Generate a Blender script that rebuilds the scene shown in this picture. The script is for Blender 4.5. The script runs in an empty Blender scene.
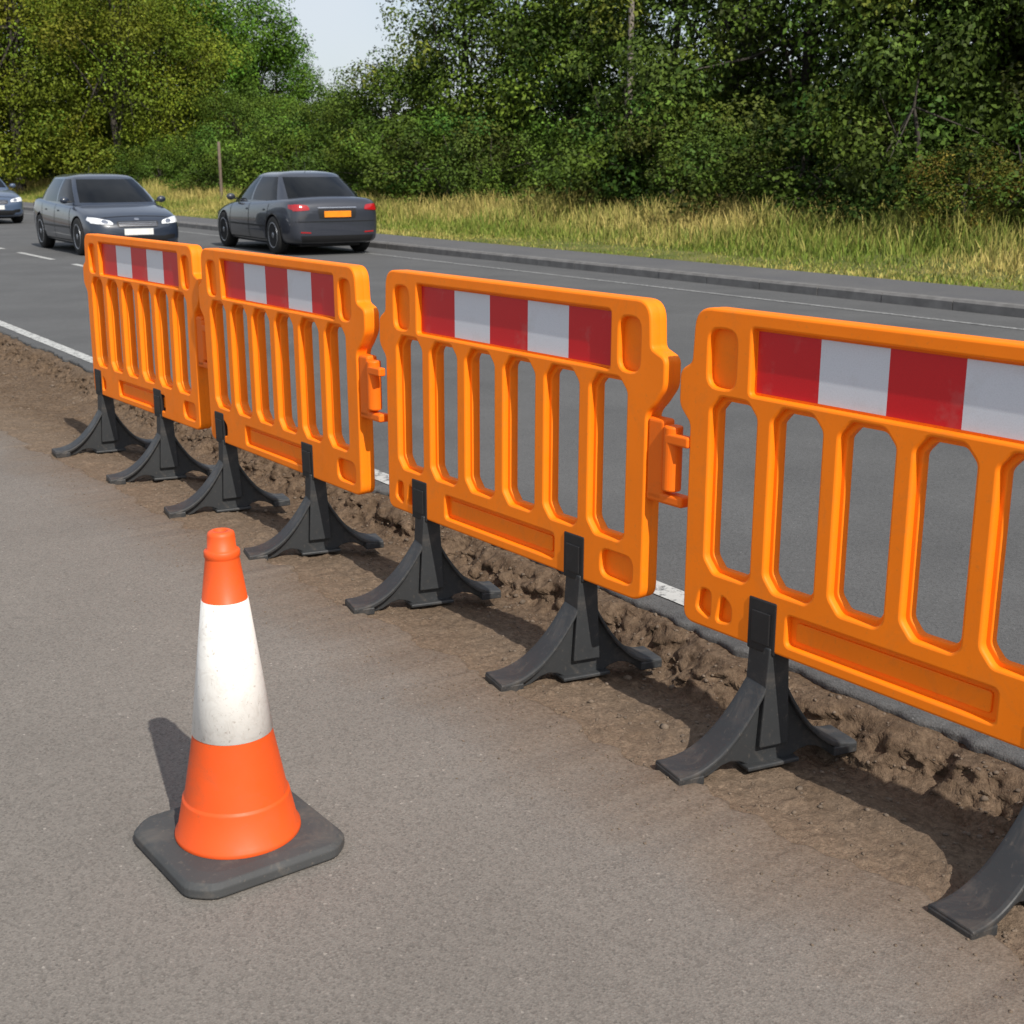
import bpy, bmesh, math, random
import numpy as np
from mathutils import Vector, Matrix
from mathutils.bvhtree import BVHTree
random.seed(7)
RNG = np.random.default_rng(11)
scene = bpy.context.scene
COL = scene.collection

# ------------------------------------------------------------------ helpers
def smooth(x):
    x = np.clip(x, 0, 1)
    return x*x*(3-2*x)
_tab = np.random.default_rng(5).random((256, 256))
def vnoise(x, y):
    xi = np.floor(x).astype(int); yi = np.floor(y).astype(int)
    fx = x-xi; fy = y-yi
    fx = fx*fx*(3-2*fx); fy = fy*fy*(3-2*fy)
    a = _tab[xi & 255, yi & 255]; b = _tab[(xi+1) & 255, yi & 255]
    c = _tab[xi & 255, (yi+1) & 255]; d = _tab[(xi+1) & 255, (yi+1) & 255]
    return (a*(1-fx)+b*fx)*(1-fy)+(c*(1-fx)+d*fx)*fy
def fbm(x, y, o=4):
    r = 0; amp = .5
    for i in range(o):
        r = r+amp*(vnoise(x*2**i+17.3*i, y*2**i+5.1*i)-.5)
        amp *= .5
    return r*2      # about -1..1

def link(ob, parent=None):
    COL.objects.link(ob)
    if parent is not None:
        ob.parent = parent
    return ob
def empty(name, loc=(0, 0, 0), rz=0):
    e = bpy.data.objects.new(name, None)
    e.location = loc; e.rotation_euler = (0, 0, rz); e.empty_display_size = .2
    COL.objects.link(e)
    return e
def np_mesh(name, verts, faces, mats, midx=None, col=None, smooth_shade=False):
    verts = np.asarray(verts, dtype=np.float32); faces = np.asarray(faces, dtype=np.int32)
    k = faces.shape[1]; nf = len(faces)
    me = bpy.data.meshes.new(name)
    me.vertices.add(len(verts)); me.vertices.foreach_set("co", verts.ravel())
    me.loops.add(nf*k); me.loops.foreach_set("vertex_index", faces.ravel())
    me.polygons.add(nf)
    me.polygons.foreach_set("loop_start", np.arange(nf, dtype=np.int32)*k)
    me.polygons.foreach_set("loop_total", np.full(nf, k, dtype=np.int32))
    for m in mats: me.materials.append(m)
    if midx is not None: me.polygons.foreach_set("material_index", np.asarray(midx, dtype=np.int32))
    if smooth_shade: me.polygons.foreach_set("use_smooth", np.ones(nf, dtype=bool))
    if col is not None:
        at = me.color_attributes.new("Col", 'FLOAT_COLOR', 'POINT')
        c = np.ones((len(verts), 4), dtype=np.float32); c[:, :3] = col
        at.data.foreach_set("color", c.ravel())
    me.update(calc_edges=True)
    me.validate()
    return me
def grid_faces(nr, nc):
    i = np.arange(nr-1)[:, None]*nc+np.arange(nc-1)[None, :]
    i = i.ravel()
    return np.stack([i, i+1, i+nc+1, i+nc], 1)

def bm_obj(name, bm, mat, parent=None, smooth_shade=False, bevel=0, seg=2, autosm=False):
    me = bpy.data.meshes.new(name)
    bmesh.ops.recalc_face_normals(bm, faces=bm.faces)
    bm.to_mesh(me); bm.free()
    if isinstance(mat, (list, tuple)):
        for m in mat: me.materials.append(m)
    else: me.materials.append(mat)
    if smooth_shade:
        for p in me.polygons: p.use_smooth = True
    ob = bpy.data.objects.new(name, me); link(ob, parent)
    if bevel > 0:
        b = ob.modifiers.new("bevel", 'BEVEL'); b.width = bevel; b.segments = seg
        b.limit_method = 'ANGLE'; b.angle_limit = math.radians(35)
    return ob
def box_obj(name, c, size, mat, parent=None, bevel=0.0, rot=None, seg=2):
    bm = bmesh.new(); bmesh.ops.create_cube(bm, size=1)
    bmesh.ops.scale(bm, vec=size, verts=bm.verts)
    if rot is not None: bmesh.ops.rotate(bm, verts=bm.verts, cent=(0, 0, 0), matrix=rot)
    bmesh.ops.translate(bm, vec=c, verts=bm.verts)
    return bm_obj(name, bm, mat, parent, bevel=bevel, seg=seg)
def lathe(name, prof, mat, parent=None, n=64, midx=None, axis='Z', cap=True):
    vs = []; fs = []; mi = []
    for (r, h) in prof:
        for j in range(n):
            a = 2*math.pi*j/n
            if axis == 'Z': vs.append((r*math.cos(a), r*math.sin(a), h))
            else: vs.append((r*math.cos(a), h, -r*math.sin(a)))
    for i in range(len(prof)-1):
        for j in range(n):
            fs.append((i*n+j, i*n+(j+1) % n, (i+1)*n+(j+1) % n, (i+1)*n+j)); mi.append(midx[i] if midx else 0)
    if cap:
        fs.append(tuple(range(n))[::-1]); mi.append(mi[0])
        fs.append(tuple((len(prof)-1)*n+j for j in range(n))); mi.append(mi[-2])
    me = bpy.data.meshes.new(name); me.from_pydata(vs, [], fs)
    for m in (mat if isinstance(mat, (list, tuple)) else [mat]): me.materials.append(m)
    for p, k in zip(me.polygons, mi):
        p.material_index = k; p.use_smooth = len(p.vertices) == 4
    me.update()
    ob = bpy.data.objects.new(name, me); link(ob, parent)
    return ob

# ------------------------------------------------------------------ material helpers
class NB:
    def __init__(s, name):
        s.m = bpy.data.materials.new(name); s.m.use_nodes = True
        s.t = s.m.node_tree; s.n = s.t.nodes; s.n.clear()
        s.out = s.n.new('ShaderNodeOutputMaterial')
        s.b = s.n.new('ShaderNodeBsdfPrincipled')
        s.l(s.b.outputs[0], s.out.inputs[0])
        s.tc = s.n.new('ShaderNodeTexCoord')
    def l(s, a, b): s.t.links.new(a, b)
    def noise(s, scale, detail=4, rough=.6, dist=0, vec=None):
        n = s.n.new('ShaderNodeTexNoise'); n.inputs['Scale'].default_value = scale
        n.inputs['Detail'].default_value = min(detail, 4.5); n.inputs['Roughness'].default_value = rough
        n.inputs['Distortion'].default_value = dist
        s.l(vec or s.tc.outputs['Object'], n.inputs['Vector'])
        return n.outputs['Fac']
    def voro(s, scale, feat='F1'):
        n = s.n.new('ShaderNodeTexVoronoi'); n.inputs['Scale'].default_value = scale; n.feature = feat
        s.l(s.tc.outputs['Object'], n.inputs['Vector'])
        return n
    def ramp(s, fac, stops):
        r = s.n.new('ShaderNodeValToRGB'); e = r.color_ramp.elements
        while len(e) < len(stops): e.new(.5)
        for el, (p, c) in zip(e, stops):
            el.position = p
            el.color = (c, c, c, 1) if isinstance(c, (int, float)) else (*c, 1)
        s.l(fac, r.inputs[0]); return r.outputs[0]
    def mix(s, fac, a, b, mode='MIX'):
        m = s.n.new('ShaderNodeMix'); m.data_type = 'RGBA'; m.blend_type = mode
        if isinstance(fac, (int, float)): m.inputs[0].default_value = fac
        else: s.l(fac, m.inputs[0])
        for i, v in ((6, a), (7, b)):
            if isinstance(v, (tuple, list)): m.inputs[i].default_value = (*v, 1)
            else: s.l(v, m.inputs[i])
        return m.outputs[2]
    def math(s, op, a, b=0.0, clamp=False):
        m = s.n.new('ShaderNodeMath'); m.operation = op; m.use_clamp = clamp
        for i, v in ((0, a), (1, b)):
            if isinstance(v, (int, float)): m.inputs[i].default_value = v
            else: s.l(v, m.inputs[i])
        return m.outputs[0]
    def bump(s, h, strength=.3, dist=.01, prev=None):
        b = s.n.new('ShaderNodeBump'); b.inputs['Strength'].default_value = strength
        b.inputs['Distance'].default_value = dist; s.l(h, b.inputs['Height'])
        if prev: s.l(prev, b.inputs['Normal'])
        return b.outputs[0]
    def set(s, **k):
        names = dict(base='Base Color', rough='Roughness', metal='Metallic', normal='Normal',
                     spec='Specular IOR Level', coat='Coat Weight', coatr='Coat Roughness')
        for key, v in k.items():
            i = s.b.inputs[names[key]]
            if isinstance(v, (int, float)): i.default_value = v
            elif isinstance(v, tuple): i.default_value = (*v, 1)
            else: s.l(v, i)
        return s.m
def simple(name, base, rough=.5, metal=0, spec=.5, coat=0, var=.12, vs=8):
    b = NB(name)
    f = b.ramp(b.noise(vs, 3), [(.3, 1-var), (.7, 1+var*.5)])
    return b.set(base=b.mix(1.0, base, f, 'MULTIPLY'), rough=rough, metal=metal, spec=spec, coat=coat)

DUST = (.190, .140, .099)
def asphalt(name, c1, c2, dust=None, dustx=None, bumpd=.004):
    b = NB(name)
    big = b.ramp(b.noise(.9, 4, .65), [(.3, 0), (.7, 1)])
    col = b.mix(big, c1, c2)
    v = b.voro(170); sp = b.ramp(v.outputs['Color'], [(0, .56), (.45, .94), (.92, 1.15), (1, 2.1)])
    col = b.mix(.80, col, sp, 'MULTIPLY')
    fn = b.noise(300, 3, .75)
    fine = b.ramp(fn, [(.3, .72), (.7, 1.28)])
    col = b.mix(.75, col, fine, 'MULTIPLY')
    if dust:
        sep = b.n.new('ShaderNodeSeparateXYZ'); b.l(b.tc.outputs['Object'], sep.inputs[0])
        x = sep.outputs[0]
        d = b.math('MULTIPLY', b.math('SUBTRACT', x, dustx), 2.6)
        d = b.math('ADD', d, b.math('MULTIPLY', b.math('SUBTRACT', b.noise(1.9, 4.5, .7), .5), 1.3))
        d = b.math('MAXIMUM', b.math('MINIMUM', d, 1.0), 0)
        g = b.noise(60, 4, .7)
        dc = b.mix(b.ramp(g, [(.35, 0), (.65, 1)]), dust, tuple(k*.62 for k in dust))
        dc = b.mix(.45, dc, sp, 'MULTIPLY')
        col = b.mix(b.math('MULTIPLY', d, b.ramp(g, [(.28, .7), (.6, 1)])), col, dc)
    nm = b.bump(v.outputs['Distance'], .35, bumpd)
    nm = b.bump(fn, .3, bumpd, nm)
    return b.set(base=col, rough=.88, normal=nm, spec=.3)

M_path = asphalt("footway_asphalt", (.166, .150, .133), (.202, .183, .162), dust=DUST, dustx=1.78)
M_road = asphalt("road_asphalt", (.086, .086, .086), (.116, .116, .115))
M_pave = asphalt("pavement_asphalt", (.10, .10, .105), (.125, .123, .122))
def dirt_mat(name, c1, c2, c3):
    b = NB(name)
    n35 = b.noise(35, 4.5, .78)
    col = b.mix(b.ramp(b.noise(3, 4.5, .7), [(.3, 0), (.7, 1)]), c1, c2)
    col = b.mix(b.ramp(n35, [(.42, 0), (.68, 1)]), col, c3)
    # dry trampled dust towards the footway side
    g = b.noise(60, 4, .7)
    dc = b.mix(b.ramp(g, [(.35, 0), (.65, 1)]), tuple(k*1.12 for k in DUST), tuple(k*.75 for k in DUST))
    sep = b.n.new('ShaderNodeSeparateXYZ'); b.l(b.tc.outputs['Object'], sep.inputs[0])
    d = b.math('MULTIPLY', b.math('SUBTRACT', 2.50, sep.outputs[0]), 3.2)
    d = b.math('ADD', d, b.math('MULTIPLY', b.math('SUBTRACT', b.noise(5, 4.5, .7), .5), 2.0))
    d = b.math('MAXIMUM', b.math('MINIMUM', d, 1.0), 0)
    col = b.mix(d, col, dc)
    v = b.voro(120).outputs['Color']
    col = b.mix(.55, col, b.ramp(v, [(0, .6), (.8, 1.05), (1, 1.6)]), 'MULTIPLY')
    nm = b.bump(n35, .6, .02)
    nm = b.bump(b.noise(180, 3, .75), .5, .006, nm)
    return b.set(base=col, rough=.95, spec=.12, normal=nm)
M_dirt = dirt_mat("bare_dirt", (.130, .088, .056), (.190, .136, .093), (.075, .050, .033))
M_stone = simple("stone", (.15, .112, .080), .95, var=.45, vs=20)
M_kerb = simple("kerb_concrete", (.15, .145, .14), .9, var=.3, vs=6)
def ground_mat():
    b = NB("verge_ground")
    col = b.mix(b.ramp(b.noise(1.2, 4, .7), [(.35, 0), (.65, 1)]), (.085, .11, .028), (.18, .17, .06))
    return b.set(base=col, rough=1., spec=.1, normal=b.bump(b.noise(20, 4), .8, .05))
M_ground = ground_mat()
def paintline(name="worn_white_paint", lo=.38, hi=.5):
    b = NB(name)
    w = b.ramp(b.noise(28, 4, .75), [(lo, 0), (hi, 1)])
    col = b.mix(w, (.12, .12, .12), b.mix(b.noise(4, 3), (.50, .50, .48), (.40, .40, .38)))
    return b.set(base=col, rough=.8, normal=b.bump(b.noise(260, 3), .3, .003))
M_line = paintline()
M_line2 = paintline("faded_white_paint", .44, .72)

def plastic(name, col, rough=.42, dirt=.0, dirtcol=(.2, .15, .1), var=.08, bs=.05, spec=.4):
    b = NB(name)
    c = b.mix(1, col, b.ramp(b.noise(5, 3), [(.3, 1-var), (.7, 1)]), 'MULTIPLY')
    if dirt:
        n9 = b.noise(9, 4.5, .75, .6)
        k = b.ramp(n9, [(.52, 0), (.72, dirt)])
        c = b.mix(k, c, dirtcol)
        k2 = b.ramp(b.noise(70, 3, .7), [(.60, 0), (.72, dirt)])
        c = b.mix(k2, c, dirtcol)
    r = b.ramp(b.noise(14, 4, .7), [(.3, rough-.07), (.7, rough+.12)])
    return b.set(base=c, rough=r, normal=b.bump(b.noise(300, 2), bs, .001), spec=spec)
M_bar = plastic("barrier_orange_plastic", (1.0, .222, .003), .54, .22, (.50, .17, .035), spec=.26)
M_hinge = plastic("barrier_hinge_plastic", (.90, .160, .004), .5, .2, (.4, .14, .03), spec=.26)
M_foot = plastic("black_rubber", (.034, .036, .038), .48, .55, (.11, .093, .078), .2, .2)
M_strap = plastic("black_clip", (.014, .014, .015), .5, .1, (.08, .07, .06))
def reflect(name, col):
    b = NB(name)
    v = b.voro(330)
    c = b.mix(1, col, b.ramp(v.outputs['Distance'], [(0, 1.03), (.9, .9)]), 'MULTIPLY')
    c = b.mix(b.ramp(b.noise(7, 4.5, .7), [(.55, 0), (.85, .35)]), c, (.35, .3, .26))
    return b.set(base=c, rough=.35, spec=.5)
M_rred = reflect("reflective_red", (.56, .004, .010))
M_rwhite = reflect("reflective_white", (.62, .65, .70))
M_cone = plastic("cone_orange", (.76, .092, .012), .5, .35, (.36, .09, .035))
def cone_white():
    b = NB("cone_white_sleeve")
    k = b.ramp(b.noise(22, 4.5, .8, 1.2), [(.50, 0), (.72, .5)])
    c = b.mix(k, (.78, .76, .72), (.50, .46, .40))
    k2 = b.ramp(b.noise(90, 3, .7), [(.61, 0), (.7, .7)])
    c = b.mix(k2, c, (.4, .35, .3))
    return b.set(base=c, rough=.5, normal=b.bump(b.noise(60, 4), .2, .003))
M_conew = cone_white()
M_cbase = plastic("cone_base_rubber", (.060, .062, .063), .7, .5, (.14, .12, .10), .2, .3)

def leaf_mat(name, tint, trans=0):
    b = NB(name)
    at = b.n.new('ShaderNodeAttribute'); at.attribute_name = "Col"
    oi = b.n.new('ShaderNodeObjectInfo')
    c = b.mix(1, at.outputs['Color'], tint, 'MULTIPLY')
    hv = b.ramp(oi.outputs['Random'], [(0, .8), (1, 1.25)])
    c = b.mix(1, c, hv, 'MULTIPLY')
    b.set(base=c, rough=.6, spec=.12)
    return b.m
M_leafD = leaf_mat("leaf_dark_green", (1.18, 1.35, .52))
M_leafM = leaf_mat("leaf_mid_green", (1.6, 1.9, .6))
M_leafO = leaf_mat("leaf_olive", (2.8, 2.55, .6))
M_leafB = leaf_mat("leaf_bright", (1.6, 2.4, .6))
M_leafR = leaf_mat("leaf_russet", (2.6, 1.6, .6))
M_grass = leaf_mat("grass_blades", (1.08, 1.1, 1))
M_bark = simple("bark", (.05, .042, .032), .9, var=.4, vs=12)
M_wood = simple("weathered_wood", (.16, .12, .09), .9, var=.3, vs=12)
M_pole = simple("utility_pole_wood", (.22, .19, .16), .9, var=.3, vs=12)

# ------------------------------------------------------------------ road frame
ZR = .08
RC, RS = math.cos(math.atan(.0513)), math.sin(math.atan(.0513))
X0 = 2.742
def road(e, a, z=0):
    return (X0+e*RC+a*RS, -e*RS+a*RC, z)
def road_np(e, a, z):
    return np.stack([X0+e*RC+a*RS, -e*RS+a*RC, z+0*e], -1)

def verge_z(e):
    return .17+.20*smooth((np.asarray(e, float)-10.5)/5.)
# ground sheet
es = np.array([-500, -120, -30, -5, 0, 5, 9.70, 9.72]+list(np.arange(10.2, 24, .5))+[26, 30, 40, 60, 100, 200, 500.])
as_ = np.concatenate([[-500, -200, -80, -40], np.arange(-20, 100, 1.0), [120, 160, 240, 400, 800]])
E, A = np.meshgrid(es, as_)
Z = np.where(E < 9.71, -.3, verge_z(E)+.06*fbm(E*.5, A*.5)*(E > 10))
V = road_np(E, A, Z).reshape(-1, 3)
me = np_mesh("ground", V, grid_faces(len(as_), len(es)), [M_ground], smooth_shade=True)
link(bpy.data.objects.new("ground", me))

# footway (left) with a ragged, crumbled edge along the dirt
fa = np.concatenate([[-40, -8], np.arange(-3, 14, .012), np.arange(14, 60, .2), [90, 160]])
fe = 2.13+.075*fbm(fa*1.1+3, fa*0+1, 4)+.05*fbm(fa*6, fa*0+4, 4)+.03*fbm(fa*22, fa*0+8, 3)
st = lambda x, z_: np.stack([x+0*fa, fa, z_+0*fa], -1)
V = np.stack([st(-70, 0), st(1.6, 0), np.stack([fe-.012, fa, 0*fa], -1), np.stack([fe, fa, 0*fa-.004], -1), np.stack([fe+.006, fa, 0*fa-.03], -1)], 1).reshape(-1, 3)
me = np_mesh("footway", V, grid_faces(len(fa), 5), [M_path])
link(bpy.data.objects.new("footway", me))

# road strip with broken edge
aa = np.concatenate([[-60, -20, -6], np.arange(-3, 16, .02), np.arange(16, 60, .25), [80, 120, 220]])
def edge_e(a): return -.06+.045*fbm(a*2.3, a*0+3, 5)+.03*fbm(a*14, a*0+9, 3)
ee = edge_e(aa)
cols = [road_np(ee+.012, aa, ZR-.05), road_np(ee, aa, ZR-.012), road_np(ee+.008, aa, ZR), road_np(ee*0+.3, aa, ZR), road_np(ee*0+8.33, aa, ZR)]
V = np.stack(cols, 1).reshape(-1, 3)
me = np_mesh("road", V, grid_faces(len(aa), 5), [M_road])
link(bpy.data.objects.new("road", me))

def strip(name, e0, e1, a0, a1, z, mat):
    me = np_mesh(name, [road(e0, a0, z), road(e1, a0, z), road(e1, a1, z), road(e0, a1, z)], [(0, 1, 2, 3)], [mat])
    ob = bpy.data.objects.new(name, me); link(ob); return ob
strip("road_edge_line", .02, .12, -20, 150, ZR+.004, M_line)
strip("road_edge_line", 7.48, 7.57, -20, 150, ZR+.004, M_line2)
vs = []; fs = []
a = 14.4
while a < 120:
    k = len(vs); vs += [road(2.72, a, ZR+.004), road(2.82, a, ZR+.004), road(2.82, a+2.1, ZR+.004), road(2.72, a+2.1, ZR+.004)]; fs.append((k, k+1, k+2, k+3)); a += 3.2
link(bpy.data.objects.new("centre_line_marking", np_mesh("centre_line_marking", vs, fs, [M_line])))
# kerb stones in one object
bm = bmesh.new()
a = -20
while a < 110:
    L = .905
    vsb = [(8.33, -.1), (8.335, ZR+.085), (8.36, ZR+.11), (8.47, ZR+.112), (8.47, -.1)]
    jx = random.uniform(-.004, .004)
    r0 = [bm.verts.new(road(e+jx, a, z)) for e, z in vsb]; r1 = [bm.verts.new(road(e+jx, a+L, z)) for e, z in vsb]
    for i in range(5):
        bm.faces.new((r0[i], r0[(i+1) % 5], r1[(i+1) % 5], r1[i]))
    bm.faces.new(r0); bm.faces.new(r1[::-1])
    a += .915
bm_obj("kerb", bm, M_kerb)
strip("pavement", 8.475, 9.78, -30, 150, ZR+.10, M_pave)

# dirt trench
ss = np.concatenate([[-30, -10, -4], np.arange(-1.5, 13, .010), np.geomspace(13, 60, 160), [100, 150]])
def edge_n(s): return X0+s*.0513+edge_e(s)*1.0
S1 = ss
en = edge_n(S1)
t1 = np.linspace(0, 1, 66)[:-1]; t2 = np.linspace(0, 1, 60)
N = np.concatenate([1.85+(en[:, None]-.26-1.85)*t1[None, :], en[:, None]-.26+.33*t2[None, :]], 1)
Sg = np.repeat(S1[:, None], N.shape[1], 1)
d = en[:, None]-N
q = N-2.02
z = -.009-.012*smooth((N-2.15)/.25)
rid = 1-np.abs(fbm(N*17+7, Sg*17, 5))*2.2
rough = fbm(N*6, Sg*6, 5)*.012+rid*.006+np.maximum(0, fbm(N*34+2, Sg*34+9, 3)-.18)*.026
z = z+rough*(.45+.55*smooth(q/.35))-.003
z = z-.030*smooth((N-2.42)/.2)*smooth((d-.02)/.08)
z = np.where(N < 2.0, -.03, z)
wall = 1-smooth((d-.015+.09*fbm(N*4, Sg*5+3, 4))/.19)
lump = fbm(N*10+3, Sg*9+8, 5)
crag = np.abs(fbm(N*24+1, Sg*20+4, 5))
ww = wall*(1-wall)*4
z = z*(1-wall)+wall*(ZR-.022+.014*lump)+.036*lump*ww-.055*crag*ww
z = np.where(d < -.01, np.minimum(z, ZR-.03), z)
Nx = N+(.045*fbm(z*25+Sg*5, Sg*8, 4)+.03*fbm(z*60+N*9, Sg*26, 3))*ww
V = np.stack([Nx, Sg, z], -1).reshape(-1, 3)
me = np_mesh("bare_dirt_trench", V, grid_faces(len(ss), N.shape[1]), [M_dirt], smooth_shade=True)
link(bpy.data.objects.new("bare_dirt_trench", me))

# loose stones and clods, resting on the dirt surface
bm = bmesh.new(); bmesh.ops.create_icosphere(bm, subdivisions=1, radius=1)
iv = np.array([v.co[:] for v in bm.verts]); ifc = np.array([[v.index for v in f.verts] for f in bm.faces]); bm.free()
VV = []; FF = []
ri = np.random.default_rng(77)
def add_stone(x, y, zz, r):
    v = iv*(1+ri.uniform(-.3, .3, (len(iv), 1)))*r*np.array([1, ri.uniform(.7, 1.3), .7])
    a = ri.uniform(0, 6.28); ca, sa = math.cos(a), math.sin(a)
    v = np.stack([v[:, 0]*ca-v[:, 1]*sa, v[:, 0]*sa+v[:, 1]*ca, v[:, 2]], 1)+np.array([x, y, zz+r*.2])
    FF.append(ifc+len(VV)*len(iv)); VV.append(v)
for i in range(5200):
    row = int(3+ (ri.random()**1.3)*1300); colj = int(ri.integers(22, 112))
    x, y, zz = Nx[row, colj], Sg[row, colj], z[row, colj]
    r = ri.choice([.002, .0025, .003, .004, .005, .007]) if ri.random() < .975 else ri.uniform(.009, .016)
    if x < 2.13: zz = 0
    if x < 2.25: r = min(r, .005)
    add_stone(x, y, zz, r)
for i in range(900):
    add_stone(2.11-abs(ri.normal())*.16, ri.uniform(-.3, 9), 0, ri.choice([.0015, .002, .003, .004]))
me = np_mesh("gravel", np.concatenate(VV), np.concatenate(FF), [M_stone])
link(bpy.data.objects.new("gravel", me))

# ------------------------------------------------------------------ barriers
W = 1.352; ZB = .305; PH = .847
def roundpoly(pts, r, seg=5):
    out = []; n = len(pts)
    for i in range(n):
        p = Vector(pts[i]); a = Vector(pts[i-1]); b = Vector(pts[(i+1) % n])
        rr = r[i] if isinstance(r, (list, tuple)) else r
        da = (a-p); db = (b-p)
        k = min(rr, da.length*.49, db.length*.49)
        p0 = p+da.normalized()*k; p1 = p+db.normalized()*k
        for j in range(seg+1):
            t = j/seg
            out.append((p0*(1-t)**2+p*2*t*(1-t)+p1*t*t)[:])
    return out
def curve_mesh(splines, ext, bev, tz):
    cu = bpy.data.curves.new("tmpc", 'CURVE'); cu.dimensions = '2D'; cu.fill_mode = 'BOTH'
    cu.extrude = max(ext-bev, .0001); cu.bevel_depth = bev; cu.bevel_resolution = 2; cu.offset = -bev
    for sp in splines:
        s = cu.splines.new('POLY'); s.points.add(len(sp)-1)
        for p, c in zip(s.points, sp): p.co = (c[0], c[1], 0, 1)
        s.use_cyclic_u = True
    ob = bpy.data.objects.new("tmpc", cu); COL.objects.link(ob)
    dg = bpy.context.evaluated_depsgraph_get(); dg.update()
    me = bpy.data.meshes.new_from_object(ob.evaluated_get(dg))
    bpy.data.objects.remove(ob)
    vs = np.array([v.co[:] for v in me.vertices])
    out = np.stack([-(vs[:, 2]+tz), -vs[:, 0], vs[:, 1]], 1)
    for v, c in zip(me.vertices, out): v.co = c
    return me
def H(fr): return ZB+PH*(1-fr)     # fraction from top -> height
def slot(i, g):
    u0 = .086+.2075*i-g; u1 = u0+.134+2*g
    zt = H(.275)+g; zb = H(.80)-g
    c = .028+g*.4
    pts = [(u0, zb+c*1.1), (u0+c, zb), (u1-c*.6, zb), (u1, zb+c*.6), (u1, zt-c*1.1), (u1-c, zt), (u0+c, zt), (u0, zt-c*1.1)]
    return roundpoly(pts, .011, 4)
def rrect(u0, u1, f0, f1, r): return roundpoly([(u0, H(f1)), (u1, H(f1)), (u1, H(f0)), (u0, H(f0))], r, 4)
def outl(m):
    P = [(0+m, H(1)+m), (W-m, H(1)+m), (W-m, H(.36)), (W+.028-m, H(.33)+m), (W+.068-m, H(.27)+m), (W+.068-m, H(.175)-m), (W+.012-m, H(.15)-m), (W+.004-m, H(0)-m), (0.008+m, H(0)-m), (m, H(.17)-m), (-.042+m, H(.20)-m), (-.042+m, H(.31)+m), (m, H(.36)+m)]
    return roundpoly(P, [.04, .045, .02, .015, .02, .02, .012, .055, .055, .012, .02, .02, .015], 6)
strip_r = rrect(.205, 1.195, .045, .24, .012)
ovL = rrect(.06, .155, .06, .235, .035); ovR = rrect(1.232, 1.318, .06, .235, .035)
botr = rrect(.365, .955, .868, .962, .014)
cR = rrect(1.175, 1.31, .86, .955, .03)
cL1 = roundpoly([(.05, H(.945)), (.10, H(.965)), (.10, H(.875)), (.065, H(.875))], .015, 3)
cL2 = roundpoly([(.125, H(.965)), (.175, H(.955)), (.175, H(.90)), (.14, H(.875))], .015, 3)
rec = [strip_r, ovL, ovR, botr, cR, cL1, cL2]
base_me = curve_mesh([outl(.006)]+[slot(i, 0) for i in range(6)], .011, .003, 0)
front_me = curve_mesh([outl(0)]+[slot(i, .012) for i in range(6)]+rec, .019, .007, .012)
back_me = curve_mesh([outl(.0006)]+[slot(i, .0126) for i in range(6)]+rec, .019, .007, -.012)
botr_in = rrect(.385, .935, .885, .945, .01)
boss_me = curve_mesh([botr_in], .004, .003, .0135)
for m in (base_me, front_me, back_me, boss_me):
    m.materials.clear(); m.materials.append(M_bar)
def refl_mesh(side):
    vs = []; fs = []; mi = []
    x = -.0135*side
    for k in range(5):
        u0 = .212+k*.1952; u1 = u0+.1952
        b = len(vs)
        vs += [(x, -u0, H(.232)), (x, -u1, H(.232)), (x, -u1, H(.053)), (x, -u0, H(.053))]
        fs.append((b, b+1, b+2, b+3)); mi.append(k % 2)
    return np_mesh("reflective_strip", vs, fs, [M_rred, M_rwhite], mi)
refl_f = refl_mesh(1); refl_b = refl_mesh(-1)

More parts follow.
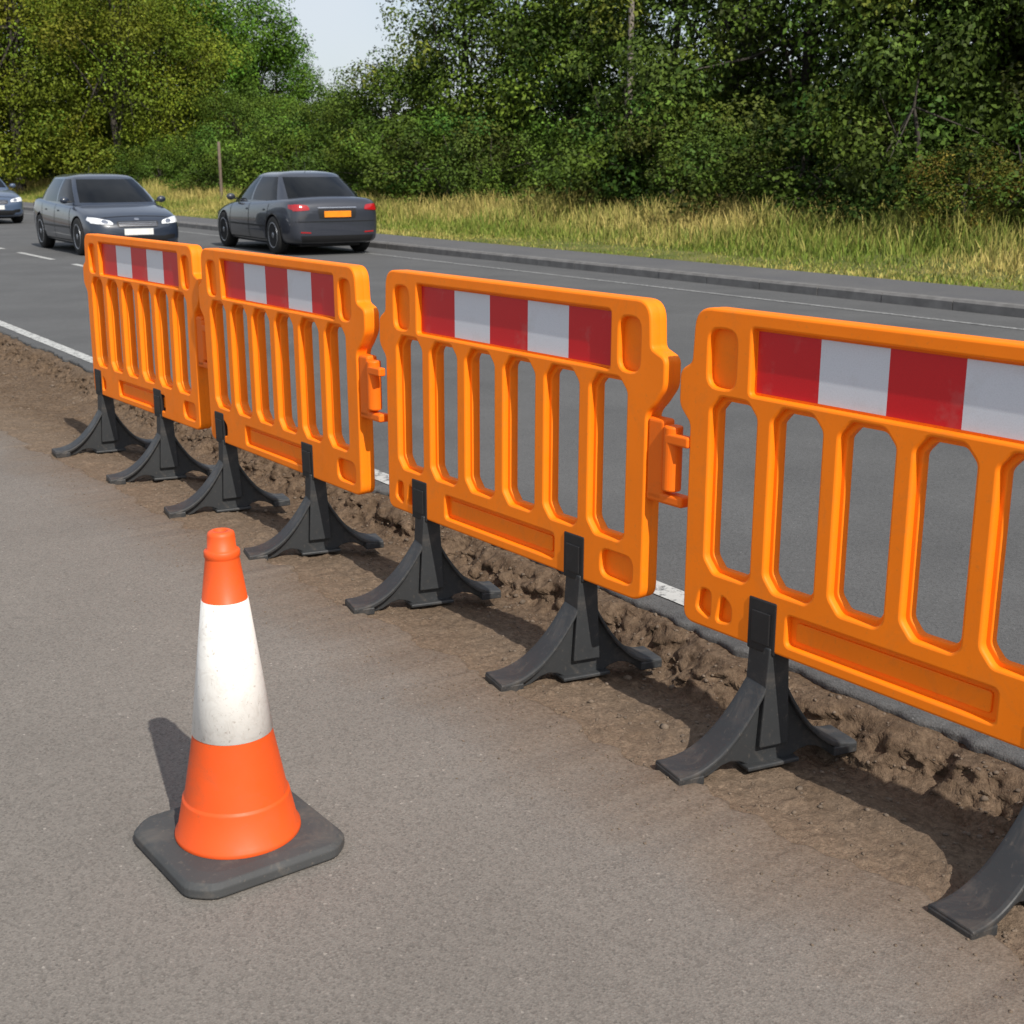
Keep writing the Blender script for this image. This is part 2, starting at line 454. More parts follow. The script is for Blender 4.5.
def foot_mesh():
    bm = bmesh.new()
    def zt(x, L):
        k = max(0, 1-abs(x)/L)
        return .026+.26*k**2.2
    xs = [-.285, -.27, -.24, -.21, -.18, -.15, -.12, -.09, -.06, -.035, .035, .06, .09, .12, .15, .18, .21, .235, .25]
    rows = []
    for x in xs:
        L = .285 if x < 0 else .25
        top = zt(x, L) if abs(x) > .03 else .25
        hw = .026+.012*(abs(x)/L)**2
        if abs(x) > .19: zb = 0
        elif abs(x) > .05: zb = .030*math.sin((.19-abs(x))/.14*math.pi)
        else: zb = 0
        rows.append([(x, -hw, zb), (x, -hw, top), (x, hw, top), (x, hw, zb)])
    vr = [[bm.verts.new(p) for p in r] for r in rows]
    for a, b in zip(vr[:-1], vr[1:]):
        for j in range(4): bm.faces.new((a[j], a[(j+1) % 4], b[(j+1) % 4], b[j]))
    bm.faces.new(vr[0]); bm.faces.new(vr[-1])
    for sgn, L in ((-1, .285), (1, .25)):
        pr = None
        for i in range(19):
            x = sgn*(.034+(L+.006-.034)*i/18)
            zz = zt(x, L)+.003
            hw = .046+.016*(i/18)
            th = .016
            r = [bm.verts.new(p) for p in ((x, -hw, zz-th), (x, -hw, zz), (x, -hw+.012, zz+.004), (x, hw-.012, zz+.004), (x, hw, zz), (x, hw, zz-th))]
            if pr:
                for j in range(6): bm.faces.new((pr[j], pr[(j+1) % 6], r[(j+1) % 6], r[j]))
            else: bm.faces.new(r)
            pr = r
        bm.faces.new(pr)
        c = bmesh.ops.create_cube(bm, size=1)['verts']
        bmesh.ops.scale(bm, vec=(.075, .121, .026), verts=c); bmesh.ops.translate(bm, vec=(sgn*(L-.03), 0, .013), verts=c)
    c = bmesh.ops.create_cube(bm, size=1)['verts']
    bmesh.ops.scale(bm, vec=(.16, .10, .012), verts=c); bmesh.ops.translate(bm, vec=(0, 0, .008), verts=c)
    c = bmesh.ops.create_cube(bm, size=1)['verts']
    bmesh.ops.scale(bm, vec=(.060, .090, .27), verts=c); bmesh.ops.translate(bm, vec=(0, 0, .195), verts=c)
    for v in c:
        if v.co.z < .2: v.co.x *= 1.5
    me = bpy.data.meshes.new("foot"); bmesh.ops.recalc_face_normals(bm, faces=bm.faces); bm.to_mesh(me); bm.free()
    me.materials.append(M_foot); return me
foot_me = foot_mesh()

def barrier(sfar, feet, tilt=0, dz=0, yaw=0):
    e = empty("traffic_barrier", (2.408, sfar, dz), yaw)
    e.rotation_euler[1] = tilt
    for nm, m in (("panel_core", base_me), ("panel_front_frame", front_me), ("panel_back_frame", back_me), ("bottom_rail_boss", boss_me), ("reflective_strip_front", refl_f), ("reflective_strip_back", refl_b)):
        o = bpy.data.objects.new(nm, m); link(o, e)
    for i, u in enumerate(feet):
        o = bpy.data.objects.new("foot_%d" % (i+1), foot_me); link(o, e)
        o.location = (0, -u, -.012-dz); o.rotation_euler = (0, 0, math.radians(-11+random.uniform(-4, 4)))
        b = o.modifiers.new("b", 'BEVEL'); b.width = .005; b.segments = 2; b.limit_method = 'ANGLE'
        for sd in (-1, 1):
            box_obj("foot_clip", (sd*.0215, -u, H(.925)), (.026, .092, PH*.165), M_strap, e, bevel=.004)
            box_obj("foot_clip_rib", (sd*.036, -u, H(.93)), (.006, .060, PH*.10), M_strap, e, bevel=.002)
    hz = (H(.37)+H(.64))/2; hh = PH*.27
    box_obj("hinge_plate", (-.004, -(W+.033), hz), (.044, .066, hh), M_hinge, e, bevel=.010, seg=3)
    bm = bmesh.new(); bmesh.ops.create_cone(bm, cap_ends=True, segments=24, radius1=.026, radius2=.026, depth=hh*.78)
    bmesh.ops.translate(bm, vec=(-.014, -(W+.090), hz+.012), verts=bm.verts)
    bm_obj("hinge_barrel", bm, M_hinge, e, bevel=.005)
    box_obj("hinge_clip", (-.026, -(W+.125), hz+hh*.30), (.028, .09, .03), M_hinge, e, bevel=.006, seg=3)
    box_obj("hinge_foot", (-.004, -(W+.07), hz-hh*.45), (.044, .14, .03), M_hinge, e, bevel=.008, seg=3)
    return e
barrier(6.963, (.07, .867), tilt=.008, yaw=.012)
barrier(5.442, (.10, .93), tilt=-.006, dz=.0, yaw=-.008)
barrier(3.921, (.207, 1.054), tilt=.004)
barrier(2.400, (.286, 1.10), tilt=0)
barrier(.879, (.28, 1.10), tilt=.003)

# ------------------------------------------------------------------ cone
cone = empty("traffic_cone", (1.105, 2.515, 0), 0)
bm = bmesh.new()
def sq(hw, c): return [(-hw+c, -hw), (hw-c, -hw), (hw, -hw+c), (hw, hw-c), (hw-c, hw), (-hw+c, hw), (-hw, hw-c), (-hw, -hw+c)]
rings = []
for hw, c, zz in ((.190, .045, .002), (.194, .045, .006), (.194, .045, .026), (.185, .045, .036), (.155, .04, .040)):
    rings.append([bm.verts.new((x, y, zz)) for x, y in roundpoly(sq(hw, c), .02, 3)])
for a, b in zip(rings[:-1], rings[1:]):
    n = len(a)
    for j in range(n): bm.faces.new((a[j], a[(j+1) % n], b[(j+1) % n], b[j]))
bm.faces.new(rings[0]); bm.faces.new(rings[-1])
bm_obj("base", bm, M_cbase, cone, bevel=.003)
prof = [(.138, .036), (.141, .042), (.140, .050), (.134, .056), (.1200, .128), (.1190, .1325), (.1150, .1345), (.1145, .1365), (.0875, .285), (.0875, .2851), (.0890, .2860), (.0505, .592), (.0495, .5925), (.049, .593), (.0365, .685), (.0365, .686), (.0385, .689), (.0385, .701), (.036, .704), (.031, .706), (.0295, .735), (.0275, .742), (.022, .745), (.013, .745), (.012, .72)]
mi = [0]*(len(prof)-1)
for i in range(len(prof)-1):
    if .2855 <= (prof[i][1]+prof[i+1][1])/2 <= .5924: mi[i] = 1
lathe("body", prof, [M_cone, M_conew], cone, n=72, midx=mi)

# ------------------------------------------------------------------ cars
def carpaint(name, col):
    b = NB(name)
    return b.set(base=b.mix(b.noise(3, 3), col, tuple(c*.85 for c in col)), rough=.35, metal=.0, spec=.5, coat=1.0, coatr=.02)
M_glass = simple("car_glass", (.005, .006, .007), .02, spec=.3, coat=0, var=.1)
M_tyre = simple("tyre_rubber", (.010, .010, .010), .85)
M_rim = simple("alloy_rim", (.36, .37, .39), .35, metal=.8)
M_black = simple("black_trim", (.008, .008, .009), .5)
M_lamp = simple("headlamp", (.80, .82, .85), .1, spec=.9, coat=1, var=.25, vs=14)
M_chrome = simple("chrome", (.6, .6, .62), .2, metal=1)
M_red = simple("tail_lamp_red", (.36, .008, .010), .15, coat=1)
M_plateY = simple("plate_yellow", (.85, .25, .01), .4)
M_plateW = simple("plate_white", (.7, .7, .68), .4)
M_seam = simple("panel_gap", (.004, .004, .004), .9)
def wheel(parent, x, y):
    sgn = 1 if y > 0 else -1
    e = bpy.data.objects.new("wheel", None); e.location = (x, y, .345); link(e, parent)
    lathe("tyre", [(.21, -.10), (.30, -.105), (.327, -.08), (.33, 0), (.327, .08), (.30, .105), (.21, .10)], M_tyre, e, 40, axis='Y')
    lathe("rim_ring", [(.2, .095*sgn), (.212, .108*sgn), (.222, .104*sgn), (.215, .09*sgn)], M_rim, e, 40, axis='Y', cap=False)
    lathe("rim_back", [(.21, .05*sgn), (.03, .055*sgn)], M_black, e, 32, axis='Y')
    lathe("hub", [(.055, .06*sgn), (.05, .1*sgn), (.02, .105*sgn)], M_rim, e, 24, axis='Y')
    for k in range(7):
        a = 2*math.pi*k/7+.2
        o = box_obj("spoke", (math.cos(a)*.12, .088*sgn, math.sin(a)*.12), (.17, .02, .042), M_rim, e, bevel=.006)
        c = Vector((math.cos(a)*.12, 0, math.sin(a)*.12))
        R = Matrix.Translation(c) @ Matrix.Rotation(-a, 4, 'Y') @ Matrix.Translation(-c)
        o.data.transform(R)

def car(name, loc, rz, paintcol, hatch=False, scale=.93):
    P = carpaint(name+"_paint", paintcol)
    e = empty(name, (0, 0, 0), 0)
    rs = [(-2.15, .50, .42, .70), (-2.14, .70, .28, .84), (-2.07, .80, .22, .955), (-1.86, .86, .18, 1.01), (-1.3, .885, .17, .985), (-.6, .895, .16, .955),
          (.2, .895, .16, .93), (.8, .89, .16, .91), (1.1, .885, .17, .885), (1.45, .875, .17, .83), (1.75, .85, .17, .765), (1.96, .79, .18, .69), (2.08, .66, .21, .61), (2.14, .46, .29, .50)]
    bm = bmesh.new(); rings = []
    for x, w, zb, zt in rs:
        h = zt-zb
        half = [(0, zb), (.8*w, zb), (.965*w, zb+.05), (w, zb+.3*h), (w*1.0, zb+.62*h), (w*.965, zt-.075), (.88*w, zt-.02), (.55*w, zt+.008), (0, zt+.022)]
        full = half+[(-y, zz) for y, zz in half[1:-1]][::-1]
        rings.append([bm.verts.new((x, y, zz)) for y, zz in full])
    for a, b in zip(rings[:-1], rings[1:]):
        n = len(a)
        for j in range(n): bm.faces.new((a[j], a[(j+1) % n], b[(j+1) % n], b[j]))
    bm.faces.new(rings[0]); bm.faces.new(rings[-1])
    body = bm_obj("body", bm, [P, M_black], e, smooth_shade=True)
    sm = body.modifiers.new("s", 'SUBSURF'); sm.levels = 3; sm.render_levels = 3
    cut = bmesh.new()
    for x in (1.32, -1.30):
        for y in (.86, -.86):
            r = bmesh.ops.create_cone(cut, cap_ends=True, segments=48, radius1=.362, radius2=.362, depth=.5)['verts']
            bmesh.ops.rotate(cut, verts=r, cent=(0, 0, 0), matrix=Matrix.Rotation(math.pi/2, 3, 'X'))
            bmesh.ops.translate(cut, vec=(x, y, .345), verts=r)
    co = bm_obj("cut", cut, M_black, e)
    bo = body.modifiers.new("b", 'BOOLEAN'); bo.operation = 'DIFFERENCE'; bo.object = co; bo.solver = 'EXACT'
    try: bo.material_mode = 'TRANSFER'
    except Exception: pass
    dg = bpy.context.evaluated_depsgraph_get(); dg.update()
    nm = bpy.data.meshes.new_from_object(body.evaluated_get(dg))
    body.modifiers.clear(); body.data = nm
    bpy.data.objects.remove(co)
    bv = bmesh.new(); bv.from_mesh(nm); tree = BVHTree.FromBMesh(bv); bv.free()
    # greenhouse
    ZB0, ZT0 = .91, 1.36
    if hatch:
        per = [((1.16, 0), (.30, 0), 0), ((1.13, .38), (.28, .30), 0), ((1.00, .69), (.20, .52), 1), ((.92, .755), (.11, .57), 0), ((.50, .805), (.02, .59), 0), ((-.10, .82), (-.18, .605), 1), ((-.17, .82), (-.24, .605), 0),
               ((-.98, .815), (-.95, .595), 0), ((-1.28, .80), (-1.15, .58), 1), ((-1.70, .74), (-1.30, .54), 0), ((-1.86, .55), (-1.42, .44), 0), ((-1.93, .28), (-1.47, .24), 0), ((-1.95, 0), (-1.48, 0), 0)]
    else:
        per = [((1.16, 0), (.28, 0), 0), ((1.13, .38), (.26, .30), 0), ((1.00, .69), (.18, .52), 1), ((.92, .755), (.09, .57), 0), ((.50, .805), (.0, .59), 0), ((-.10, .82), (-.20, .605), 1), ((-.17, .82), (-.26, .605), 0),
               ((-1.0, .81), (-.78, .59), 0), ((-1.34, .79), (-.93, .575), 1), ((-1.72, .70), (-1.00, .54), 0), ((-1.86, .53), (-1.08, .44), 0), ((-1.95, .27), (-1.13, .24), 0), ((-1.97, 0), (-1.14, 0), 0)]
    full = per+[((b[0], -b[1]), (t[0], -t[1]), 0) for b, t, k in per[1:-1][::-1]]
    kinds = [p[2] for p in per[:-1]]+[p[2] for p in per[:-1]][::-1]
    bm = bmesh.new(); levels = []
    for t in [0, .10, .35, .6, .84, .95, 1.0]:
        row = []
        zz = ZB0-.03+(ZT0-ZB0+.03)*t
        for b, tp, k in full:
            bl = math.sin(math.pi*t)*.035
            x = b[0]+(tp[0]-b[0])*t; y = b[1]+(tp[1]-b[1])*t
            L = math.hypot(x+.3, y)
            x += (x+.3)/L*bl*1.3; y += y/L*bl
            row.append(bm.verts.new((x, y, zz)))
        levels.append(row)
    cx = (full[0][1][0]+full[12][1][0])/2
    for sc, dz in ((.95, .018), (.86, .040), (.68, .062), (.42, .078), (.16, .084)):
        levels.append([bm.verts.new((cx+(tp[0]-cx)*sc, tp[1]*sc, ZT0+dz)) for b, tp, k in full])
    n = len(full)
    for i in range(len(levels)-1):
        for j in range(n):
            f = bm.faces.new((levels[i][j], levels[i][(j+1) % n], levels[i+1][(j+1) % n], levels[i+1][j]))
            f.material_index = 0 if (i >= 5 or kinds[j] or i == 0) else 1
            f.smooth = True
    f = bm.faces.new(levels[-1]); f.smooth = True
    gh = bm_obj("cabin", bm, [P, M_glass], e)
    for p in gh.data.polygons: p.use_smooth = True
    def patch(nm, mat, quad, axis, sgn, off=.006, nu=14, nv=8, tr=None, rnd=0):
        vs = []
        for i in range(nu+1):
            for j in range(nv+1):
                u = i/nu; v = j/nv
                if rnd:
                    uu = u*2-1; vv = v*2-1
                    k = rnd
                    u2 = uu*math.sqrt(1-k*vv*vv/2); v2 = vv*math.sqrt(1-k*uu*uu/2); u = (u2+1)/2; v = (v2+1)/2
                a = [quad[0][q]*(1-u)*(1-v)+quad[1][q]*u*(1-v)+quad[2][q]*u*v+quad[3][q]*(1-u)*v for q in (0, 1)]
                if axis == 'x': o = Vector((sgn*4, a[0], a[1])); dr = Vector((-sgn, 0, 0))
                elif axis == 'y': o = Vector((a[0], sgn*4, a[1])); dr = Vector((0, -sgn, 0))
                else: o = Vector((a[0], a[1], 4)); dr = Vector((0, 0, -1))
                h = (tr or tree).ray_cast(o, dr)
                if h[0] is None: return None
                nrm = h[1] if h[1].dot(dr) < 0 else -h[1]
                vs.append((h[0]+nrm*off)[:])
        me = np_mesh(nm, vs, grid_faces(nu+1, nv+1), [mat], smooth_shade=True)
        o = bpy.data.objects.new(nm, me); link(o, e); return o
    for s in (1, -1):
        patch("headlamp", M_lamp, [(s*.42, .565), (s*.79, .59), (s*.78, .70), (s*.46, .635)], 'x', 1, .010, rnd=.4)
        patch("headlamp_inner", M_chrome, [(s*.50, .58), (s*.62, .59), (s*.62, .65), (s*.52, .64)], 'x', 1, .016, rnd=1)
        patch("fog_lamp", M_black, [(s*.45, .30), (s*.68, .32), (s*.68, .40), (s*.47, .38)], 'x', 1, .006, rnd=.6)
        patch("tail_lamp", M_red, [(s*.50, .79), (s*.79, .77), (s*.76, .89), (s*.54, .87)], 'x', -1, .010, rnd=.35)
        patch("rear_reflector", M_red, [(s*.5, .40), (s*.68, .41), (s*.68, .43), (s*.5, .42)], 'x', -1, .008)
        patch("tail_lamp_side", M_red, [(-2.05, .79), (-1.93, .82), (-1.91, .88), (-2.03, .88)], 'y', s, .009)
        patch("headlamp_side", M_lamp, [(1.76, .65), (1.96, .59), (1.93, .65), (1.76, .70)], 'y', s, .009)
        for (xa, xb) in ((.93, .86), (-.14, -.12), (-.98, -1.10)):
            patch("door_gap", M_seam, [(xa-.008, .28), (xa+.008, .28), (xb+.008, .88), (xb-.008, .88)], 'y', s, .003, 1, 14)
        patch("sill_gap", M_seam, [(-.92, .255), (.93, .255), (.93, .270), (-.92, .270)], 'y', s, .003, 14, 1)
        patch("side_rubbing_strip", M_black, [(-.92, .48), (.90, .48), (.90, .51), (-.92, .51)], 'y', s, .008, 20, 2)
        for hx in (.05, -.82):
            patch("door_handle", P, [(hx-.09, .76), (hx+.09, .76), (hx+.09, .79), (hx-.09, .79)], 'y', s, .022, 6, 3, rnd=.5)
        bm = bmesh.new(); bmesh.ops.create_uvsphere(bm, u_segments=20, v_segments=12, radius=1)
        bmesh.ops.scale(bm, vec=(.055, .085, .06), verts=bm.verts); bmesh.ops.translate(bm, vec=(.74, s*.90, .97), verts=bm.verts)
        bm_obj("door_mirror", bm, P, e, smooth_shade=True)
        box_obj("mirror_arm", (.76, s*.82, .94), (.05, .10, .03), M_black, e, bevel=.008)
    patch("grille", M_black, [(-.36, .525), (.36, .525), (.38, .625), (-.38, .625)], 'x', 1, .007, 20, 6, rnd=.2)
    for k in range(3):
        z0 = .545+k*.026
        patch("grille_bar", M_chrome, [(-.34, z0), (.34, z0), (.34, z0+.008), (-.34, z0+.008)], 'x', 1, .012, 20, 1)
    patch("lower_intake", M_black, [(-.50, .25), (.50, .25), (.56, .37), (-.56, .37)], 'x', 1, .006, 20, 6, rnd=.2)
    patch("badge", M_chrome, [(-.045, .635), (.045, .635), (.045, .675), (-.045, .675)], 'x', 1, .010, 6, 6, rnd=1)
    box_obj("front_number_plate", (2.142, 0, .445), (.012, .52, .11), M_plateW, e, bevel=.003)
    box_obj("rear_number_plate", (-2.165, 0, .72), (.012, .50, .105), M_plateY, e, bevel=.003)
    patch("boot_recess", M_black, [(-.34, .645), (.34, .645), (.36, .81), (-.36, .81)], 'x', -1, .005, 16, 6, rnd=.15)
    patch("boot_chrome", M_chrome, [(-.36, .82), (.36, .82), (.36, .836), (-.36, .836)], 'x', -1, .012, 16, 1)
    patch("bumper_gap", M_seam, [(-.76, .59), (.76, .59), (.76, .602), (-.76, .602)], 'x', -1, .004, 24, 1)
    patch("rear_diffuser", M_black, [(-.64, .25), (.64, .25), (.68, .36), (-.68, .36)], 'x', -1, .006, 20, 4)
    patch("bonnet_gap_front", M_seam, [(1.93, -.60), (1.93, .60), (1.945, .60), (1.945, -.60)], 'z', 1, .004, 14, 1)
    for x in (1.32, -1.30):
        for y in (.775, -.775): wheel(e, x, y)
    box_obj("underbody", (0, 0, .24), (3.6, 1.15, .18), M_black, e, bevel=.03)
    box_obj("aerial", (-.75, 0, 1.49), (.008, .008, .2), M_black, e, rot=None)
    e.location = (loc[0], loc[1], ZR-.014); e.rotation_euler = (0, 0, rz); e.scale = (scale, scale, scale)
    return e
def camxy(X, Y): return (.8004*X+.5994*Y, -.5994*X+.8004*Y)
ang = math.degrees(math.atan(.0513))
car("parked_car", camxy(-3.84, 23.2), math.radians(90-ang-3), (.026, .030, .042), hatch=False, scale=.93)
car("oncoming_car", camxy(-7.02, 22.9), math.radians(-90-ang-1), (.016, .024, .042), hatch=True, scale=.90)
car("oncoming_car", camxy(-13.9, 34.4), math.radians(-90-ang+2), (.06, .09, .15), hatch=True, scale=.95)

# ------------------------------------------------------------------ vegetation
def tube(pts, rads, n=8):
    pts = np.array(pts, float); V = []; F = []
    for i, p in enumerate(pts):
        t = pts[min(i+1, len(pts)-1)]-pts[max(i-1, 0)]; t /= np.linalg.norm(t)+1e-9
        a = np.cross(t, [0, 1, .3]); a /= np.linalg.norm(a)+1e-9; b = np.cross(t, a)
        for j in range(n):
            an = 2*math.pi*j/n; V.append(p+rads[i]*(a*math.cos(an)+b*math.sin(an)))
    for i in range(len(pts)-1):
        for j in range(n): F.append((i*n+j, i*n+(j+1) % n, (i+1)*n+(j+1) % n, (i+1)*n+j))
    return np.array(V), np.array(F)
def leaf_quads(C, Nn, size, rng, asp=.62):
    n = len(C)
    r = rng.normal(size=(n, 3)); t = np.cross(Nn, r); t /= np.linalg.norm(t, axis=1, keepdims=True)+1e-9
    b = np.cross(Nn, t)
    L = size*rng.uniform(.6, 1.3, (n, 1))
    fold = Nn*L*.12
    v = np.stack([C-t*L*.5, C+b*L*asp*.5+fold, C+t*L*.5, C-b*L*asp*.5+fold], 1).reshape(-1, 3)
    f = np.arange(n*4).reshape(-1, 4)
    return v, f
def tree_mesh(name, seed, Ht, R, cb, nclump, per, lsize, leafmat, clr=(.5, .95), trunk=True, flat=1.0):
    rng = np.random.default_rng(seed)
    V = []; F = []; M = []; Cc = []; off = 0
    def add(v, f, m, c):
        nonlocal off
        V.append(v); F.append(f+off); M.append(np.full(len(f), m)); Cc.append(np.broadcast_to(c, (len(v), 3))); off += len(v)
    cz = (cb+Ht)/2; rz = (Ht-cb)/2
    tp = [(0, 0, -.3)]+[(rng.normal()*.05*Ht*k*.5, rng.normal()*.05*Ht*k*.5, Ht*.75*k) for k in (.2, .4, .6, .8, 1)]
    if trunk:
        v, f = tube(tp, [Ht*.020, Ht*.016, Ht*.014, Ht*.011, Ht*.008, Ht*.004]); add(v, f, 0, (1, 1, 1))
    for i in range(nclump):
        d = rng.normal(size=3); d /= np.linalg.norm(d)
        rr = rng.uniform(.25, 1)**.45
        lob = 1+.22*math.sin(3*math.atan2(d[1], d[0])+seed)+.12*math.sin(5*d[2]+seed)
        c = np.array([d[0]*R*rr*lob, d[1]*R*rr*lob, cz+d[2]*rz*rr])
        k = (c[2]-cb)/(Ht-cb); sc = 1-.45*max(0, k-.35)**1.2; c[0] *= sc; c[1] *= sc
        cr = R*rng.uniform(.14, .30)
        n = int(per*rng.uniform(.7, 1.3)*(cr/(R*.22))**2)
        dd = rng.normal(size=(n, 3)); dd /= np.linalg.norm(dd, axis=1, keepdims=True)
        rad = cr*rng.uniform(.35, 1.12, (n, 1))**.6
        P = c+dd*rad*np.array([1.15, 1.15, .75])
        P[:, 2] -= .10*cr*rng.random(n)*2
        Nn = dd*.7+np.array([0, 0, .55])+rng.normal(size=(n, 3))*.55
        Nn /= np.linalg.norm(Nn, axis=1, keepdims=True)
        v, f = leaf_quads(P, Nn, lsize, rng)
        br = rng.uniform(*clr)
        base = np.array([.055, .075, .028])*br
        col = base*(1+rng.normal(size=(n, 1))*.22)*np.array([1+rng.normal()*.12, 1, 1+rng.normal()*.1])
        col = np.clip(col, .01, .3)
        add(v, f, 1, np.repeat(col, 4, 0))
        if trunk and i % 4 == 0:
            a = np.array(tp[rng.integers(1, 5)], float)
            m = (a+c)/2+np.array([0, 0, .04*Ht])*rng.normal()*.5
            v, f = tube([a, m, c], [Ht*.006, Ht*.004, Ht*.0015], 5); add(v, f, 0, (1, 1, 1))
    return np_mesh(name, np.concatenate(V), np.concatenate(F), [M_bark, leafmat], np.concatenate(M), np.concatenate(Cc))
T_dark = [tree_mesh("broadleaf_dark%d" % i, 20+i, 9, 3.6, .5, 85, 270, .135, M_leafD, (.35, 1.3)) for i in range(3)]
T_mid = [tree_mesh("broadleaf_mid%d" % i, 40+i, 7, 3.3, .4, 75, 260, .14, M_leafM, (.5, 1.1)) for i in range(2)]
T_ol = [tree_mesh("willow_olive%d" % i, 60+i, 11, 4.6, .3, 100, 300, .15, M_leafO, (.6, 1.0)) for i in range(2)]
T_br = [tree_mesh("broadleaf_bright%d" % i, 80+i, 12, 4.2, 1.5, 90, 260, .18, M_leafB, (.6, 1.05)) for i in range(1)]
B_dark = [tree_mesh("shrub_dark%d" % i, 100+i, 2.6, 1.7, -.1, 40, 190, .09, M_leafD, (.4, 1.2), trunk=True) for i in range(3)]
B_mid = [tree_mesh("shrub_mid%d" % i, 110+i, 2.4, 1.6, -.1, 40, 190, .085, M_leafM, (.5, 1.0), trunk=True) for i in range(2)]
B_rus = tree_mesh("shrub_russet", 120, 1.7, 1.2, 0, 30, 200, .05, M_leafR, (.5, 1.0))

def pxd(x, D):     # bearing (tangent offset) and forward distance -> ground position
    return camxy((x-512)/1345.*D, D)
GZ = .36
def put(name, me, xy, sc=1, sz=None, z=GZ):
    o = bpy.data.objects.new(name, me); o.location = (xy[0], xy[1], z)
    o.rotation_euler = (0, 0, random.uniform(0, 6.28)); o.scale = (sc, sc, (sz or sc)); link(o); return o
for x, D, s in ((-40, 62, 1.1), (20, 60, 1.05), (75, 64, 1.1), (120, 58, .92), (165, 60, .80), (-110, 66, 1.1)):
    put("willow_tree", T_ol[random.randrange(2)], pxd(x, D), s)
for x, D, s in ((215, 92, 1.08), (250, 98, 1.2), (180, 92, 1.2), (280, 106, .90), (120, 88, 1.3), (50, 84, 1.3)):
    put("ash_tree", T_br[0], pxd(x, D), s)
for x, D, s in ((200, 62, .66), (240, 58, .66), (285, 54, .56), (325, 48, .56), (352, 44, .54), (396, 42, .68)):
    put("hawthorn_tree", T_mid[random.randrange(2)], pxd(x, D), s)
for x, D, s in ((464, 42, .86), (515, 40, .95), (575, 38.5, .95), (668, 37, 1.0), (730, 33, 1.0), (805, 31, 1.0), (885, 29.5, 1.0), (970, 28, 1.0), (1060, 27, 1.0), (1170, 25, 1.0), (1300, 23, 1.0)):
    mm = T_dark[random.randrange(3)] if random.random() < .8 else T_mid[random.randrange(2)]
    put("sycamore_tree", mm, pxd(x, D), s)
# shrub layer at the back of the verge
a = -12
while a < 80:
    e = 15.2+random.uniform(-.5, .7)+max(0, a-30)*.02-.8*float(smooth((14-a)/14.))
    xy = road(e, a)
    me_ = B_dark[random.randrange(3)] if (a < 30 and random.random() < .75) else B_mid[random.randrange(2)]
    s = random.uniform(.75, 1.25)
    put("hedgerow_shrub", me_, xy[:2], s, s*random.uniform(.8, 1.15), float(verge_z(e))-.05)
    a += random.uniform(1.6, 2.4)
put("hedgerow_shrub", B_dark[0], pxd(628, 29.6), 1.35, 1.45)
put("hedgerow_shrub", B_dark[1], pxd(660, 29.2), 1.2, 1.3)
put("bramble_bush", B_rus, pxd(968, 20.0), .85, z=.35)
put("bramble_bush", B_rus, pxd(1010, 20.4), .7, z=.35)
put("bramble_bush", B_rus, pxd(560, 29.6), .7, .5, z=.35)

# woodland behind the front trees (one object)
rng = np.random.default_rng(3)
def belt(n, e0, e1, a0, a1, hfun, size):
    e_ = rng.uniform(e0, e1, n); a_ = rng.uniform(a0, a1, n)
    top = hfun(e_, a_)
    zz = (rng.random(n)**.75)*top+.3
    P = road_np(e_, a_, zz)
    Nn = rng.normal(size=(n, 3))+np.array([-.3, -.4, .6]); Nn /= np.linalg.norm(Nn, axis=1, keepdims=True)
    v, f = leaf_quads(P, Nn, size, rng)
    col = np.array([.045, .06, .024])*(rng.uniform(.4, 1.2, (n, 1)))*(1+.35*fbm(e_*.6, a_*.6+zz, 3))[:, None]
    return v, f, np.repeat(col, 4, 0)
M_leafX = leaf_mat("leaf_woodland", (.9, 1, .6))
v, f, c = belt(60000, 20, 27, -25, 21, lambda e, a: 10+2.5*fbm(e*.2, a*.25, 3), .42)
link(bpy.data.objects.new("woodland", np_mesh("woodland", v, f, [M_leafX], None, c)))
v, f, c = belt(60000, 22, 50, 21, 220, lambda e, a: 3.4+1.4*fbm(e*.2, a*.25, 3), .5)
link(bpy.data.objects.new("distant_trees", np_mesh("distant_trees", v, f, [M_leafX], None, c)))

# grass
def grass(n, e0, e1, a0, a1, hfun, seed, wid=.011):
    rng = np.random.default_rng(seed)
    e = rng.uniform(e0, e1, n); a = a0+(a1-a0)*rng.random(n)**1.25
    clump = .5+.5*fbm(e*1.1, a*1.1, 4)
    keep = rng.random(n) < (.30+1.0*clump)
    e, a, clump = e[keep], a[keep], clump[keep]; n = len(e)
    h = hfun(e, a, clump)*rng.uniform(.5, 1.3, n)
    zb = verge_z(e)-.03
    P = road_np(e, a, zb)
    ang = rng.uniform(0, 6.28, n); w = wid*rng.uniform(.6, 1.4, n)
    lean = rng.normal(size=(n, 2))*.24*h[:, None]
    dx = np.stack([np.cos(ang)*w, np.sin(ang)*w, 0*w], 1)
    mid = P+np.stack([lean[:, 0]*.35, lean[:, 1]*.35, h*.6], 1)
    tip = P+np.stack([lean[:, 0], lean[:, 1], h], 1)
    V = np.stack([P-dx, P+dx, mid+dx*.8, mid-dx*.8, tip+dx*.15, tip-dx*.15], 1).reshape(-1, 3)
    b = np.arange(n)[:, None]*6
    F = np.concatenate([b+np.array([0, 1, 2, 3]), b+np.array([3, 2, 4, 5])], 0)
    straw = np.clip(rng.normal(.32, .25, n)+.75*fbm(e*.6+9, a*.4, 4)+.30*smooth((e-11.5)/2)-.05, 0, 1)[:, None]
    col = (1-straw)*np.array([.135, .185, .03])+straw*np.array([.46, .36, .13])
    col = col*rng.uniform(.65, 1.2, (n, 1))
    return V, F, np.repeat(col, 6, 0)
Vg, Fg, Cg = grass(190000, 9.80, 16.0, -8, 70, lambda e, a, c: .07+.52*smooth((e-10.6)/3.5)*(.12+1.2*c), 2)
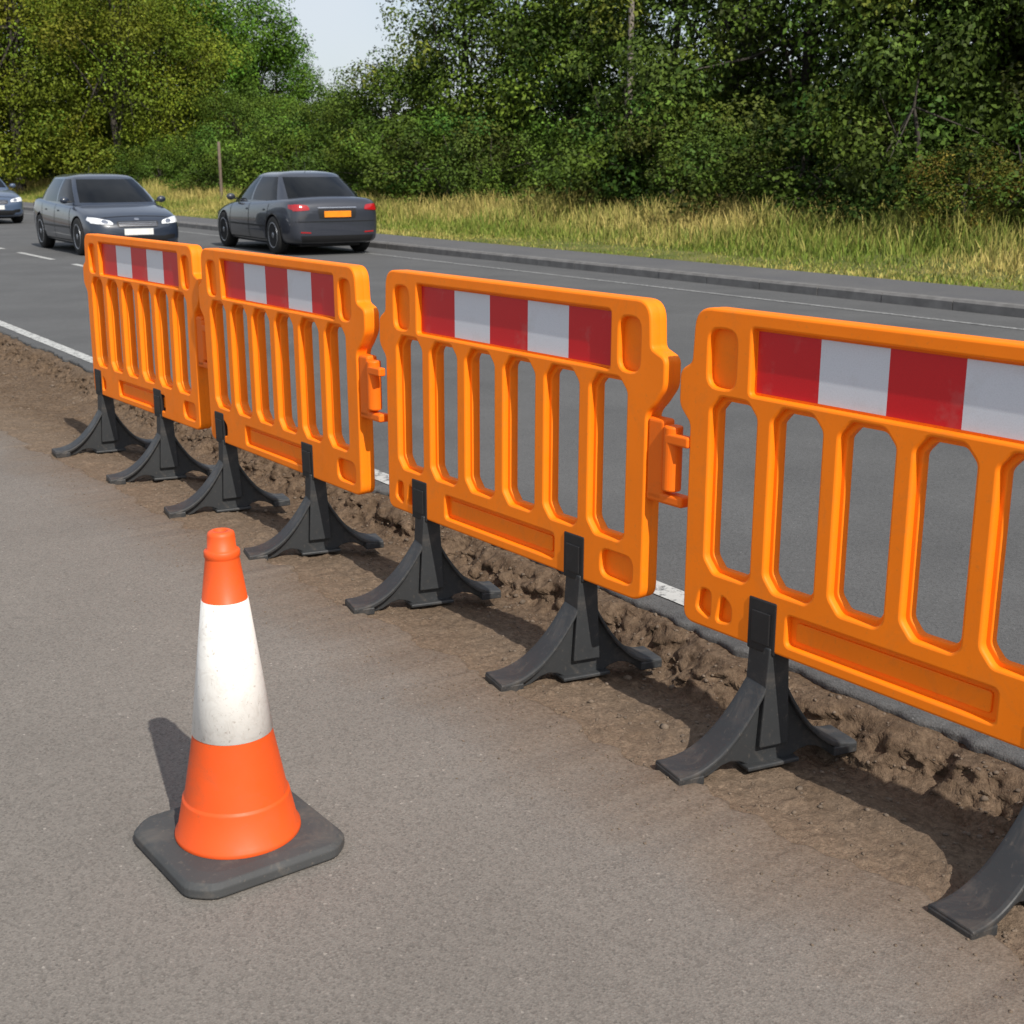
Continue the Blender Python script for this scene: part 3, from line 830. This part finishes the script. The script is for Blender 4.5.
me = np_mesh("grass_verge", Vg, Fg, [M_grass], None, Cg)
link(bpy.data.objects.new("grass_verge", me))

# posts
def pole(name, xy, z0, h, r0, r1, mat):
    o = lathe(name, [(r0, 0), (r0, .02), ((r0+r1)/2, h*.5), (r1, h-.02), (r1*.6, h)], mat, None, 16)
    o.location = (xy[0], xy[1], z0)
pole("wooden_post", pxd(220, 42), .3, 1.9, .05, .045, M_wood)
pole("utility_pole", pxd(628, 31.6), .3, 11, .075, .05, M_pole)

# ------------------------------------------------------------------ light
az = Vector((-.15, -.988)).normalized(); el = math.radians(44)
to = Vector((az.x*math.cos(el), az.y*math.cos(el), math.sin(el)))
sd = bpy.data.lights.new("sun", 'SUN'); sd.energy = 5.0; sd.angle = math.radians(.5); sd.color = (1, .95, .87)
so = bpy.data.objects.new("sun", sd); so.rotation_euler = to.to_track_quat('Z', 'Y').to_euler(); so.location = to*30; COL.objects.link(so)
w = bpy.data.worlds.new("World"); scene.world = w; w.use_nodes = True
nt = w.node_tree; bg = nt.nodes['Background']
sky = nt.nodes.new('ShaderNodeTexSky'); sky.sky_type = 'NISHITA'; sky.sun_disc = False
sky.sun_elevation = el; sky.sun_rotation = math.atan2(az.x, az.y); sky.air_density = 1.0; sky.dust_density = 1.5; sky.ozone_density = 1.5
# thin high cloud over the clear sky
tc = nt.nodes.new('ShaderNodeTexCoord'); cn = nt.nodes.new('ShaderNodeTexNoise'); cn.inputs['Scale'].default_value = 2.6; cn.inputs['Detail'].default_value = 4
nt.links.new(tc.outputs['Generated'], cn.inputs['Vector'])
cr = nt.nodes.new('ShaderNodeValToRGB'); cr.color_ramp.elements[0].position = .30; cr.color_ramp.elements[0].color = (.15, .15, .15, 1)
cr.color_ramp.elements[1].position = .62; cr.color_ramp.elements[1].color = (.8, .8, .8, 1)
nt.links.new(cn.outputs['Fac'], cr.inputs[0])
mx = nt.nodes.new('ShaderNodeMix'); mx.data_type = 'RGBA'
nt.links.new(cr.outputs[0], mx.inputs[0]); nt.links.new(sky.outputs[0], mx.inputs[6]); mx.inputs[7].default_value = (5.9, 6.2, 6.7, 1)
nt.links.new(mx.outputs[2], bg.inputs[0]); bg.inputs[1].default_value = .13

# ------------------------------------------------------------------ camera
cd = bpy.data.cameras.new("camera"); cd.lens = 45.7; cd.sensor_width = 36; cd.clip_end = 2000
cd.dof.use_dof = True; cd.dof.focus_distance = 4.0; cd.dof.aperture_fstop = 9
cam = bpy.data.objects.new("camera", cd); cam.location = (0, 0, 1.5)
cam.rotation_euler = (math.radians(90-14.95), 0, math.radians(-36.83))
COL.objects.link(cam); scene.camera = cam
scene.view_settings.view_transform = 'Standard'; scene.view_settings.look = 'None'; scene.view_settings.exposure = 0
